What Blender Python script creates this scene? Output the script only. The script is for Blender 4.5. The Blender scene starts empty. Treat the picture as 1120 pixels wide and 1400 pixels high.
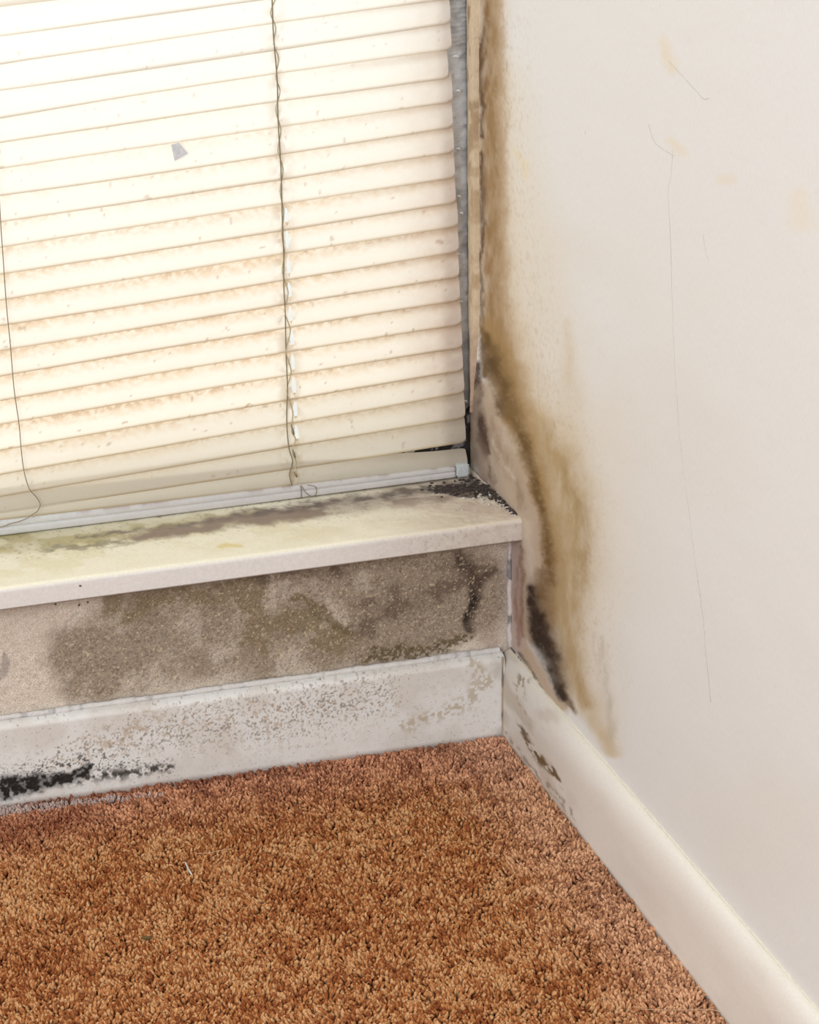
import bpy, bmesh, math
import numpy as np
from mathutils import Matrix, Vector

SC = bpy.context.scene
COL = SC.collection

# ------------------------------------------------------------------ camera
F, CX, CY, W, H = 3130.53, 1.08, 824.61, 1120, 1400
CAM = np.array([-0.57783, -1.64253, 0.86630])
a_, b_, c_ = 0.1000379, 0.3987266, -0.0931644          # yaw, pitch, roll
fwd = np.array([math.sin(a_)*math.cos(b_), math.cos(a_)*math.cos(b_), -math.sin(b_)])
r0 = np.array([math.cos(a_), -math.sin(a_), 0.0]); u0 = np.cross(r0, fwd)
RT = math.cos(c_)*r0 + math.sin(c_)*u0
UP = -math.sin(c_)*r0 + math.cos(c_)*u0
cd = bpy.data.cameras.new('camera'); cam = bpy.data.objects.new('camera', cd); COL.objects.link(cam)
M = Matrix(((RT[0], UP[0], -fwd[0], CAM[0]), (RT[1], UP[1], -fwd[1], CAM[1]), (RT[2], UP[2], -fwd[2], CAM[2]), (0, 0, 0, 1)))
cam.matrix_world = M
cd.sensor_fit = 'VERTICAL'; cd.sensor_height = 36; cd.sensor_width = 36
cd.lens = F/H*36
cd.shift_x = (W/2-CX)/H; cd.shift_y = (CY-H/2)/H
cd.clip_start = 0.05
SC.camera = cam

# ------------------------------------------------------------------ world, lights, exposure
w = bpy.data.worlds.new('world'); SC.world = w; w.use_nodes = True
bg = w.node_tree.nodes['Background']; bg.inputs[0].default_value = (1.0, 0.995, 0.98, 1); bg.inputs[1].default_value = 1.0

def area(name, loc, target, size, power, color):
    l = bpy.data.lights.new(name, 'AREA'); l.shape = 'DISK'; l.size = size; l.energy = power; l.color = color
    o = bpy.data.objects.new(name, l); COL.objects.link(o); o.location = loc
    o.rotation_euler = (Vector(target)-Vector(loc)).to_track_quat('-Z', 'Y').to_euler()
    return o
area('room_light', (-1.5, -2.1, 1.25), (-0.15, 0, 0.2), 0.8, 24, (0.985, 0.99, 1.0))
sl = bpy.data.lights.new('sun', 'SUN'); sl.energy = 2.3; sl.angle = 0.35; sl.color = (1, 0.975, 0.93)
so = bpy.data.objects.new('sun', sl); COL.objects.link(so)
so.rotation_euler = Vector((0.18, -1.0, -0.62)).to_track_quat('-Z', 'Y').to_euler()
SC.view_settings.view_transform = 'Standard'; SC.view_settings.look = 'None'
SC.view_settings.gamma = 1; SC.view_settings.use_curve_mapping = False
SC.view_settings.exposure = 0.0

# ------------------------------------------------------------------ helpers
def at(px, py, ax, val):
    """the point where the sight line of a photo pixel meets the plane axis=val"""
    d = (px-CX)/F*RT - (py-CY)/F*UP + fwd
    return CAM + d*(val-CAM[ax])/d[ax]

def lin(c):
    c = np.array(c, float)/255.0
    return np.where(c <= 0.04045, c/12.92, ((c+0.055)/1.055)**2.4)

def _h(ix, iy, seed):
    n = (ix.astype(np.int64)*374761393 + iy.astype(np.int64)*668265263 + seed*974634777) & 0xffffffff
    n = ((n ^ (n >> 13))*1274126177) & 0xffffffff
    n = ((n ^ (n >> 16))*2246822519) & 0xffffffff
    return ((n ^ (n >> 15)) & 0xffff)/65535.0
def vn(x, y, seed=0):
    x0 = np.floor(x); y0 = np.floor(y); fx = x-x0; fy = y-y0
    fx = fx*fx*(3-2*fx); fy = fy*fy*(3-2*fy)
    a = _h(x0, y0, seed); b = _h(x0+1, y0, seed); c = _h(x0, y0+1, seed); d = _h(x0+1, y0+1, seed)
    return (a*(1-fx)+b*fx)*(1-fy)+(c*(1-fx)+d*fx)*fy
def fbm(x, y, scale, seed=0, octs=4, gain=0.5):
    """0..1 noise, scale in metres"""
    s = 0; amp = 1; tot = 0; f = 1/scale
    for i in range(octs):
        s = s+amp*vn(x*f+17.3*i, y*f+9.1*i, seed+i*31); tot += amp; amp *= gain; f *= 2
    return s/tot
def ss(a, b, x):
    t = np.clip((x-a)/(b-a), 0, 1); return t*t*(3-2*t)
def mix(c, col, m):
    col = lin(col) if not isinstance(col, np.ndarray) else col
    return c*(1-m[..., None])+col*m[..., None]

def stroke(A, B, pts, soft=1.0):
    """mask of a stain drawn along pts [(a, b, radius)], in the surface's own metres"""
    out = np.full(A.shape, -9.0)
    for (a0, b0, r0_), (a1, b1, r1_) in zip(pts[:-1], pts[1:]):
        da, db = a1-a0, b1-b0; L = da*da+db*db+1e-12
        t = np.clip(((A-a0)*da+(B-b0)*db)/L, 0, 1)
        d = np.hypot(A-a0-t*da, B-b0-t*db)
        out = np.maximum(out, 1-d/(r0_+t*(r1_-r0_)))
    return ss(0, soft, out)

def mesh_obj(name, V, Fs, mat, parent=None, smooth=True, cols=None):
    me = bpy.data.meshes.new(name)
    V = np.asarray(V, np.float32)
    if isinstance(Fs, np.ndarray):
        n, k = Fs.shape
        me.vertices.add(len(V)); me.vertices.foreach_set('co', V.ravel())
        me.loops.add(n*k); me.loops.foreach_set('vertex_index', Fs.astype(np.int32).ravel())
        me.polygons.add(n); me.polygons.foreach_set('loop_start', np.arange(0, n*k, k, dtype=np.int32))
        me.update(calc_edges=True)
    else:
        me.from_pydata(V.tolist(), [], Fs)
    if smooth: me.polygons.foreach_set('use_smooth', np.ones(len(me.polygons), bool))
    if cols is not None:
        at_ = me.color_attributes.new('Col', 'FLOAT_COLOR', 'POINT')
        c4 = np.ones((len(V), 4), np.float32); c4[:, :3] = cols
        at_.data.foreach_set('color', c4.ravel())
    me.validate(); me.materials.append(mat)
    o = bpy.data.objects.new(name, me); COL.objects.link(o)
    if parent: o.parent = parent
    return o

def grid(name, us, vs, pos, colf, mat, parent=None, back=None, flip=False, closed=False):
    """surface over us x vs; pos(U,V)->xyz, colf(U,V)->linear rgb; back = offset vector that closes it into a slab"""
    U, V = np.meshgrid(us, vs, indexing='ij')
    P = np.stack(np.broadcast_arrays(*pos(U, V)), -1).reshape(-1, 3)
    C = np.broadcast_to(colf(U, V), U.shape+(3,)).reshape(-1, 3)
    nu, nv = U.shape; I = np.arange(nu*nv).reshape(nu, nv)
    q = np.stack([I[:-1, :-1], I[1:, :-1], I[1:, 1:], I[:-1, 1:]], -1).reshape(-1, 4)
    if back is not None:
        loop = np.concatenate([I[:, 0], I[-1, 1:], I[-2::-1, -1], I[0, -2:0:-1]])
        n0 = len(P); PB = P[loop]+np.array(back); P = np.vstack([P, PB]); C = np.vstack([C, C[loop]])
        k = len(loop); j = np.arange(k); jn = (j+1) % k
        side = np.stack([loop[jn], loop[j], n0+j, n0+jn], -1)
        # back face: one quad fan strip from corners
        cc = [0, nu-1, nu-1+nv-1, 2*(nu-1)+nv-1]
        bq = np.array([[n0+c for c in cc[::-1]]])
        q = np.vstack([q, side, bq])
    if flip: q = q[:, ::-1]
    return mesh_obj(name, P, q, mat, parent, True, C)

def tube(name, pts, r, mat, parent=None, n=6, cap=True, closed=False):
    """round tube through pts; r a number or a list"""
    pts = [Vector(p) for p in pts]; rs = r if hasattr(r, '__len__') else [r]*len(pts)
    V = []; Fs = []; up = Vector((0.21, 0.9, 0.3)).normalized()
    for i, p in enumerate(pts):
        t = (pts[min(i+1, len(pts)-1)]-pts[max(i-1, 0)]).normalized()
        s = t.cross(up); s = s.normalized() if s.length > 1e-4 else Vector((1, 0, 0)); b = s.cross(t)
        for k in range(n):
            an = 2*math.pi*k/n; V.append(p+(s*math.cos(an)+b*math.sin(an))*rs[i])
    for i in range(len(pts)-1):
        for k in range(n):
            Fs.append((i*n+k, i*n+(k+1) % n, (i+1)*n+(k+1) % n, (i+1)*n+k))
    Fs.append(tuple(range(n))[::-1]); Fs.append(tuple(range((len(pts)-1)*n, len(pts)*n)))
    return mesh_obj(name, [tuple(v) for v in V], Fs, mat, parent)

def spline(pts, m=6):
    P = [np.array(p, float) for p in pts]; P = [2*P[0]-P[1]]+P+[2*P[-1]-P[-2]]; out = []
    for i in range(1, len(P)-2):
        for k in range(m):
            t = k/m
            out.append(0.5*((2*P[i])+(P[i+1]-P[i-1])*t+(2*P[i-1]-5*P[i]+4*P[i+1]-P[i+2])*t*t+(3*P[i]-P[i-1]-3*P[i+1]+P[i+2])*t**3))
    out.append(P[-2]); return out

def bevel_box(name, lo, hi, mat, parent=None, bev=0.001):
    bm = bmesh.new(); bmesh.ops.create_cube(bm, size=1)
    for v in bm.verts:
        v.co = Vector([lo[i] if v.co[i] < 0 else hi[i] for i in range(3)])
    if bev: bmesh.ops.bevel(bm, geom=bm.edges[:], offset=bev, segments=2, affect='EDGES')
    me = bpy.data.meshes.new(name); bm.to_mesh(me); bm.free(); me.materials.append(mat)
    o = bpy.data.objects.new(name, me); COL.objects.link(o)
    if parent: o.parent = parent
    return o

def empty(name, loc):
    o = bpy.data.objects.new(name, None); o.location = loc; o.empty_display_size = 0.02; COL.objects.link(o); return o
def child(o, root):
    o.parent = root; o.matrix_parent_inverse = Matrix.Translation(-Vector(root.location)); return o
def tag(o, label=None, cat=None, group=None, kind=None):
    for k, v in (('label', label), ('category', cat), ('group', group), ('kind', kind)):
        if v: o[k] = v
    return o

# ------------------------------------------------------------------ materials
def mat_surface(name, rough=0.6, bump=0.2, scale=(900, 900, 900), var=0.06, dist=0.0004, spec=0.5, coat=0.0, detail=4):
    m = bpy.data.materials.new(name); m.use_nodes = True; nt = m.node_tree; N = nt.nodes; Lk = nt.links
    b = N['Principled BSDF']; b.inputs['Roughness'].default_value = rough
    b.inputs['Specular IOR Level'].default_value = spec; b.inputs['Coat Weight'].default_value = coat
    b.inputs['Coat Roughness'].default_value = 0.25
    at_ = N.new('ShaderNodeAttribute'); at_.attribute_name = 'Col'
    tc = N.new('ShaderNodeTexCoord'); mp = N.new('ShaderNodeMapping'); mp.inputs['Scale'].default_value = scale
    nz = N.new('ShaderNodeTexNoise'); nz.inputs['Scale'].default_value = 1; nz.inputs['Detail'].default_value = detail
    Lk.new(tc.outputs['Object'], mp.inputs[0]); Lk.new(mp.outputs[0], nz.inputs['Vector'])
    mr = N.new('ShaderNodeMapRange'); mr.inputs['From Min'].default_value = 0.3; mr.inputs['From Max'].default_value = 0.7
    mr.inputs['To Min'].default_value = 1-var; mr.inputs['To Max'].default_value = 1+var
    Lk.new(nz.outputs['Fac'], mr.inputs['Value'])
    mu = N.new('ShaderNodeVectorMath'); mu.operation = 'SCALE'
    Lk.new(at_.outputs['Color'], mu.inputs[0]); Lk.new(mr.outputs[0], mu.inputs['Scale'])
    Lk.new(mu.outputs[0], b.inputs['Base Color'])
    bp = N.new('ShaderNodeBump'); bp.inputs['Strength'].default_value = bump; bp.inputs['Distance'].default_value = dist
    Lk.new(nz.outputs['Fac'], bp.inputs['Height']); Lk.new(bp.outputs[0], b.inputs['Normal'])
    return m
def mat_plain(name, col, rough=0.5, metal=0.0, spec=0.5, bump=0.0, scale=500, var=0.1):
    m = bpy.data.materials.new(name); m.use_nodes = True; nt = m.node_tree; N = nt.nodes; Lk = nt.links
    b = N['Principled BSDF']; c = lin(col); b.inputs['Roughness'].default_value = rough; b.inputs['Metallic'].default_value = metal
    b.inputs['Specular IOR Level'].default_value = spec
    tc = N.new('ShaderNodeTexCoord'); nz = N.new('ShaderNodeTexNoise'); nz.inputs['Scale'].default_value = scale
    Lk.new(tc.outputs['Object'], nz.inputs['Vector'])
    rp = N.new('ShaderNodeValToRGB')
    rp.color_ramp.elements[0].position = 0.3; rp.color_ramp.elements[1].position = 0.7
    rp.color_ramp.elements[0].color = (*(c*(1-var)), 1); rp.color_ramp.elements[1].color = (*np.clip(c*(1+var), 0, 1), 1)
    Lk.new(nz.outputs['Fac'], rp.inputs[0]); Lk.new(rp.outputs[0], b.inputs['Base Color'])
    if bump:
        bp = N.new('ShaderNodeBump'); bp.inputs['Strength'].default_value = bump; bp.inputs['Distance'].default_value = 0.0005
        Lk.new(nz.outputs['Fac'], bp.inputs['Height']); Lk.new(bp.outputs[0], b.inputs['Normal'])
    return m

M_wall = mat_surface('painted_lining_paper', 0.75, 0.35, (1200, 1300, 260), 0.035, 0.0003, spec=0.3)
M_panel = mat_surface('mouldy_plaster', 0.85, 0.8, (1000, 1000, 1000), 0.30, 0.0007, spec=0.2)
M_sill = mat_surface('gloss_painted_sill', 0.33, 0.2, (500, 500, 500), 0.05, 0.0004, coat=0.15)
M_skirt = mat_surface('painted_skirting', 0.42, 0.15, (500, 500, 500), 0.03, 0.0004, coat=0.1)
M_edge = mat_surface('peeling_edge', 0.8, 0.4, (700, 700, 300), 0.08, 0.0004)
M_cord = mat_plain('cord_grey', (190, 180, 150), 0.8)
M_cord_dark = mat_plain('cord_dirty', (138, 126, 104), 0.8)
M_upvc = mat_plain('window_frame_white', (225, 226, 224), 0.35)
M_rail = mat_surface('rail_enamel', 0.35, 0.05, (300, 300, 300), 0.03, 0.0002)
M_cap = mat_plain('rail_cap_plastic', (196, 202, 204), 0.4)
M_crumb = mat_plain('mould_crumbs', (62, 52, 48), 0.9, bump=0.5, scale=900, var=0.7)
M_crumb_l = mat_plain('plaster_crumbs', (190, 184, 178), 0.85, bump=0.4, scale=700, var=0.2)
M_dark = mat_plain('black_mould', (34, 31, 31), 0.95, var=0.5)
M_crack = mat_plain('hairline_grey', (206, 200, 192), 0.9)
M_hair = mat_plain('hair_pale', (205, 175, 140), 0.5)
M_lint = mat_plain('lint_white', (214, 205, 196), 0.9)
M_fold_glint = mat_plain('tape_fold_glint', (222, 226, 234), 0.35, metal=0.0, bump=0.35, scale=420, var=0.1)
M_caulk = mat_surface('caulk', 0.6, 0.3, (500, 500, 500), 0.06, 0.0005)

def mat_slat():
    m = bpy.data.materials.new('vinyl_slat'); m.use_nodes = True; nt = m.node_tree; N = nt.nodes; Lk = nt.links
    out = N['Material Output']; N.remove(N['Principled BSDF'])
    at_ = N.new('ShaderNodeAttribute'); at_.attribute_name = 'Col'
    tc = N.new('ShaderNodeTexCoord'); nz = N.new('ShaderNodeTexNoise'); nz.inputs['Scale'].default_value = 420; nz.inputs['Detail'].default_value = 3
    Lk.new(tc.outputs['Object'], nz.inputs['Vector'])
    mr = N.new('ShaderNodeMapRange'); mr.inputs['To Min'].default_value = 0.97; mr.inputs['To Max'].default_value = 1.02
    Lk.new(nz.outputs['Fac'], mr.inputs['Value'])
    mu = N.new('ShaderNodeVectorMath'); mu.operation = 'SCALE'; Lk.new(at_.outputs['Color'], mu.inputs[0]); Lk.new(mr.outputs[0], mu.inputs['Scale'])
    bp = N.new('ShaderNodeBump'); bp.inputs['Strength'].default_value = 0.15; bp.inputs['Distance'].default_value = 0.0003
    Lk.new(nz.outputs['Fac'], bp.inputs['Height'])
    d = N.new('ShaderNodeBsdfDiffuse'); t = N.new('ShaderNodeBsdfTranslucent'); g = N.new('ShaderNodeBsdfGlossy')
    g.inputs['Roughness'].default_value = 0.4
    for s in (d, t): Lk.new(mu.outputs[0], s.inputs['Color'])
    for s in (d, g): Lk.new(bp.outputs[0], s.inputs['Normal'])
    m1 = N.new('ShaderNodeMixShader'); m1.inputs[0].default_value = 0.38; Lk.new(d.outputs[0], m1.inputs[1]); Lk.new(t.outputs[0], m1.inputs[2])
    m2 = N.new('ShaderNodeMixShader'); m2.inputs[0].default_value = 0.03; Lk.new(m1.outputs[0], m2.inputs[1]); Lk.new(g.outputs[0], m2.inputs[2])
    Lk.new(m2.outputs[0], out.inputs[0]); return m
M_slat = mat_slat()
def mat_glass():
    m = bpy.data.materials.new('window_glass'); m.use_nodes = True; nt = m.node_tree; N = nt.nodes; Lk = nt.links
    out = N['Material Output']; N.remove(N['Principled BSDF'])
    t = N.new('ShaderNodeBsdfTransparent'); t.inputs[0].default_value = (0.96, 0.98, 0.97, 1)
    g = N.new('ShaderNodeBsdfGlossy'); g.inputs['Roughness'].default_value = 0.02
    x = N.new('ShaderNodeMixShader'); x.inputs[0].default_value = 0.06
    Lk.new(t.outputs[0], x.inputs[1]); Lk.new(g.outputs[0], x.inputs[2]); Lk.new(x.outputs[0], out.inputs[0]); return m
M_glass = mat_glass()

# ------------------------------------------------------------------ dimensions (metres)
ZS, TS, SN = 0.1953, 0.0185, 0.0290       # sill top, thickness, nose overhang in front of the wall face
YB = 0.080                                # plane of the blind
YR = 0.1010                               # back of the recess (face of the window frame)
TB = 0.0120                               # skirting thickness
HB, HR = 0.0740, 0.0690                   # skirting heights

def fine(lo, a, b, hi, step, coarse=0.05):
    r = []
    if lo < a: r.append(np.linspace(lo, a, max(2, int((a-lo)/coarse)+1))[:-1])
    r.append(np.linspace(a, b, int(round((b-a)/step))+1))
    if hi > b: r.append(np.linspace(b, hi, max(2, int((hi-b)/coarse)+1))[1:])
    return np.concatenate(r)

# ================================================================== right wall
KY = 0.36                                  # stains are drawn in a skewed wall metric, because damp creeps along this slant
def wpx(pts, k=0.00072):
    """stain centre line on the right wall (x=0): photo pixel and half width -> (depth*KY, height, radius)"""
    out = []
    for px, py, r in pts:
        p = at(px, py, 0, 0.0); out.append((p[1]*KY, p[2]+0.29*p[1], r*k))
    return out
def bulge(Y, Z):
    """the paper has come away from the wall here and stands out as a soft blister with a sharp right edge"""
    e = wpx([(690, 560, 1), (706, 590, 1), (722, 632, 1), (736, 668, 1), (747, 704, 1), (753, 748, 1), (752, 800, 1), (745, 830, 1)])
    d = np.full(Y.shape, 9.0); sgn = np.zeros(Y.shape)
    A, B = Y*KY, Z+0.29*Y
    for (a0, b0, _), (a1, b1, _) in zip(e[:-1], e[1:]):
        da, db = a1-a0, b1-b0; L = da*da+db*db
        t = np.clip(((A-a0)*da+(B-b0)*db)/L, 0, 1); dd = np.hypot(A-a0-t*da, B-b0-t*db)
        s = np.sign(da*(B-b0)-db*(A-a0)); sgn = np.where(dd < d, s, sgn); d = np.minimum(d, dd)
    inside = sgn*d          # >0 on the window side
    m = ss(-0.002, 0.007, inside)*(1-ss(0.012, 0.035, inside))
    return m*0.0017
def wall_pos(Y, Z):
    x = -bulge(Y, Z) - 0.0006*(fbm(Y*KY, Z, 0.03, 5)-0.5)
    return x, Y, Z
def wall_col(Y, Z):
    A, B = Y*KY, Z+0.29*Y
    wx = (fbm(A, B, 0.010, 11)-0.5)*0.006+(fbm(A, B, 0.0015, 12, 2)-0.5)*0.003; wz = (fbm(A, B, 0.018, 23)-0.5)*0.02
    A2, B2 = A+wx*0.8, B+wz
    fx_, fz_ = A*1.0, B*0.30
    streak = fbm(fx_, fz_, 0.0042, 41, 5, 0.62); fine_ = fbm(A, B, 0.0016, 57, 3); blot = fbm(A, B, 0.012, 61, 4)
    c = np.broadcast_to(lin((228, 227, 225)), Y.shape+(3,)).copy()
    big = fbm(A, B, 0.09, 3, 3)
    c = mix(c, (224, 219, 209), ss(0.45, 0.75, big)*0.4)
    def put(pts, col, al, soft=1.0, n=None, warp=True, k=0.00072):
        nonlocal c
        m = stroke(A2 if warp else A, B2 if warp else B, wpx(pts, k), soft)
        if n is not None: m = np.clip(m*n, 0, 1)
        c = mix(c, col, np.clip(m*al, 0, 1))
    s1 = ss(0.12, 0.85, streak); f1 = ss(0.15, 0.85, fine_); b1 = ss(0.2, 0.8, blot)
    # pale cream damp far out
    put([(690, 120, 40), (710, 300, 55), (730, 480, 75), (770, 620, 95), (800, 760, 75), (805, 900, 55), (830, 1000, 30)], (222, 209, 184), 0.36)
    put([(775, 440, 8), (779, 520, 22), (777, 600, 34), (778, 660, 44)], (206, 184, 146), 0.6, 1.6, n=0.6+0.5*s1)
    put([(905, 60, 7), (918, 85, 9)], (228, 212, 180), 0.5); put([(915, 190, 6), (930, 215, 9)], (228, 214, 184), 0.5)
    put([(704, 205, 5), (718, 232, 8)], (226, 214, 172), 0.45); put([(1090, 270, 12), (1095, 300, 16)], (230, 216, 188), 0.4)
    put([(990, 245, 8), (1000, 250, 8)], (228, 214, 190), 0.5)
    # broad tan tide mark
    put([(722, 570, 34), (752, 620, 50), (768, 680, 58), (774, 760, 56), (772, 850, 44), (782, 920, 34), (806, 975, 26), (836, 1018, 14)], (206, 188, 156), 0.9, 1.0, n=0.75+0.3*s1)
    put([(740, 590, 22), (766, 640, 32), (782, 700, 34), (784, 770, 30), (776, 850, 24), (782, 915, 20), (800, 960, 12)], (176, 150, 108), 0.85, 1.0, n=0.55+0.6*s1)
    put([(774, 655, 10), (794, 700, 12), (800, 745, 10), (790, 800, 10)], (158, 131, 88), 0.45, n=0.3+s1)
    put([(818, 880, 10), (830, 940, 12), (838, 1010, 8)], (176, 162, 140), 0.5, n=s1)
    # brown column up the reveal
    put([(672, -700, 27), (672, -60, 27), (672, 60, 28), (673, 200, 30), (676, 330, 32), (682, 430, 36), (700, 500, 44), (716, 560, 46)], (206, 184, 150), 0.9, 1.0, n=0.8+0.3*s1)
    put([(672, -700, 18), (672, -60, 18), (670, 60, 20), (672, 200, 22), (674, 330, 22), (676, 430, 26), (686, 500, 32), (700, 560, 30)], (152, 122, 84), 1.0, 0.9, n=0.6+0.5*s1)
    put([(683, -700, 8), (683, -60, 8), (684, 60, 11), (686, 200, 13), (686, 330, 12), (688, 430, 14)], (178, 154, 122), 0.6, 1.0, n=0.3+f1)
    put([(662, 30, 3), (658, 60, 5), (656, 100, 6), (660, 150, 6), (658, 190, 4)], (92, 62, 32), 0.95, 1.0, n=0.6+0.6*s1)
    put([(668, -30, 4), (666, 40, 6), (664, 120, 6)], (120, 88, 48), 0.7, 1.0, n=s1+0.2)
    put([(660, 205, 4), (660, 250, 7), (660, 300, 6), (659, 350, 3)], (92, 62, 32), 0.95, 1.0, n=0.6+0.6*s1)
    put([(657, 345, 3), (658, 400, 5), (659, 470, 7), (663, 510, 8)], (98, 72, 42), 0.9, 1.0, n=0.6+0.6*s1)
    # pinkish grey worn paper left of the sweep
    put([(652, 540, 24), (660, 600, 34), (684, 640, 40), (712, 690, 34), (728, 740, 34), (732, 800, 30), (726, 860, 20)], (184, 164, 144), 1.0, 0.5)
    put([(650, 560, 9), (652, 610, 10), (658, 640, 9), (676, 668, 6)], (132, 112, 104), 0.8, 0.8, n=0.5+0.6*b1)
    put([(706, 870, 16), (722, 905, 20), (742, 940, 18), (766, 968, 12)], (192, 172, 150), 1.0, 0.6)
    put([(664, 560, 26), (676, 600, 34), (692, 640, 32), (712, 690, 26), (722, 735, 24), (724, 790, 20), (722, 840, 14)], (190, 172, 154), 0.9, 0.8, n=0.85+0.3*f1)
    put([(668, 570, 16), (682, 610, 18), (702, 655, 16), (716, 690, 10)], (150, 126, 104), 0.8, 1.0, n=0.2+s1)
    put([(676, 600, 6), (690, 632, 6), (704, 662, 5)], (206, 192, 176), 0.7, n=0.3+f1)
    put([(722, 720, 10), (726, 760, 10), (726, 790, 7)], (214, 200, 184), 0.7, n=0.5+0.5*f1)
    # dark olive sweep down to the corner
    put([(668, 440, 16), (682, 490, 27), (698, 530, 31), (712, 575, 28), (726, 620, 22), (740, 665, 19), (752, 710, 17), (760, 760, 17), (758, 810, 17), (756, 850, 12)], (164, 134, 88), 1.0, 1.0, n=0.8+0.3*b1)
    put([(664, 450, 9), (676, 490, 15), (690, 525, 19), (702, 565, 17), (716, 605, 12), (730, 655, 9), (744, 700, 8), (751, 748, 9), (752, 800, 10)], (112, 85, 46), 1.0, 1.0, n=0.75+0.4*b1)
    put([(666, 480, 14), (680, 520, 14), (688, 560, 12)], (88, 66, 42), 0.7, 1.0, n=0.4+b1)
    put([(652, 500, 8), (654, 540, 11), (658, 580, 12), (664, 620, 8)], (80, 58, 50), 0.95, 1.0, n=0.4+0.9*b1)
    put([(654, 590, 6), (664, 630, 7), (676, 655, 6)], (124, 102, 88), 0.8, n=0.3+b1)
    # under the sill end: pink grey, rust line, black brown patch
    put([(700, 745, 14), (702, 800, 14), (706, 880, 14)], (190, 172, 164), 0.95, 0.6)
    put([(714, 745, 5), (715, 800, 6), (715, 870, 5)], (142, 100, 74), 0.8, 1.0, n=0.6+0.5*s1)
    put([(706, 770, 5), (707, 830, 6), (710, 880, 5)], (150, 108, 88), 0.7, n=0.3+s1)
    put([(744, 790, 14), (744, 840, 22), (750, 880, 24), (762, 920, 18), (774, 955, 12), (784, 975, 7)], (120, 94, 62), 1.0, 1.0, n=0.7+0.4*b1)
    put([(730, 808, 9), (736, 850, 15), (744, 885, 18), (756, 918, 14), (770, 952, 9)], (52, 36, 25), 1.0, 0.85, n=0.7+0.5*b1)
    put([(716, 888, 6), (732, 930, 7), (756, 965, 5)], (190, 166, 138), 0.8, n=0.6+0.6*f1)
    put([(712, 893, 4), (722, 912, 5), (734, 930, 4)], (96, 92, 94), 0.8, n=0.4+b1)
    # sprayed speckle where the stain fades
    m = stroke(A2, B2, wpx([(690, 60, 50), (700, 300, 55), (730, 500, 60), (770, 700, 80), (800, 900, 60)]), 1.0)
    c = mix(c, (176, 156, 128), m*ss(0.55, 0.85, fine_)*0.35)
    c = mix(c, (214, 208, 200), ss(0.74, 0.95, fbm(A, B, 0.004, 77, 3))*0.25)
    return c
ys = fine(-1.5, -0.56, -0.2, -0.2, 0.0022)[:-1]
ys = np.concatenate([ys, fine(-0.2, -0.2, YR, 0.20, 0.0009)])
zs = np.concatenate([fine(0, 0.04, 0.32, 0.32, 0.0010), fine(0.32, 0.32, 0.66, 1.3, 0.0020)[1:]])
grid('wall_right', ys, zs, wall_pos, wall_col, M_wall, back=(0.12, 0, 0))
wr = bpy.data.objects['wall_right']; tag(wr, 'cream right wall with brown damp stain creeping up beside the window', kind='structure')

# hairline cracks in the paint
def wall_line(pts, r=0.00017, mat=None, name='hairline_crack'):
    P = [at(px, py, 0, -0.0001) for px, py in pts]
    o = tube(name, spline(P, 4), r, mat or M_crack, wr, 4); return o
wall_line([(920, 205), (918, 240), (914, 262), (917, 330), (919, 400), (923, 500), (929, 590), (936, 650), (945, 720), (954, 790), (962, 850), (966, 900), (972, 960)])
wall_line([(915, 84), (930, 100), (950, 122), (962, 135), (969, 134)])
wall_line([(887, 170), (891, 185), (895, 194), (905, 203), (922, 213)])
wall_line([(961, 320), (966, 345), (970, 357)], 0.0002)
wall_line([(800, 178), (801, 184)], 0.0003)
wall_line([(737, 498), (736, 530), (738, 560)], 0.0002)

# raised strip of torn lining paper beside the window
def strip_pos(U, V):
    # U along height, V across 0..1
    z = U; pz = np.interp(z, [0.245, 0.29, 0.33, 0.60, 1.3], [0.0, 0.55, 0.95, 1.0, 1.0])
    wob = (fbm(z, z*0, 0.012, 5, 4)-0.5)*0.0035
    y0 = 0.0965-0.004*(1-pz); y1 = 0.0965-0.0215*pz-0.002+wob
    y = y0+(y1-y0)*V
    x = -0.0008-0.0042*np.sin(np.clip(V, 0, 1)*math.pi*0.62+0.25)*(0.35+0.65*pz)+(fbm(z, V*0.01, 0.01, 9)-0.5)*0.0012
    return x, y, z
def strip_col(U, V):
    c = np.broadcast_to(lin((206, 186, 158)), U.shape+(3,)).copy()
    n = fbm(V*0.01, U*0.3, 0.003, 4)
    c = mix(c, (170, 140, 102), ss(0.45, 0.7, n)*0.6)
    c = mix(c, (128, 98, 62), ss(0.40, 0.56, U)*ss(0.45, 0.6, n)*0.55)
    c = mix(c, (190, 160, 150), ss(0.33, 0.29, U)*0.5)
    return c
o = grid('paper_edge_strip', fine(0.245, 0.245, 0.62, 1.3, 0.0015), np.linspace(0, 1, 12), strip_pos, strip_col, M_edge, wr, back=(0.006, 0, 0))

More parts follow.
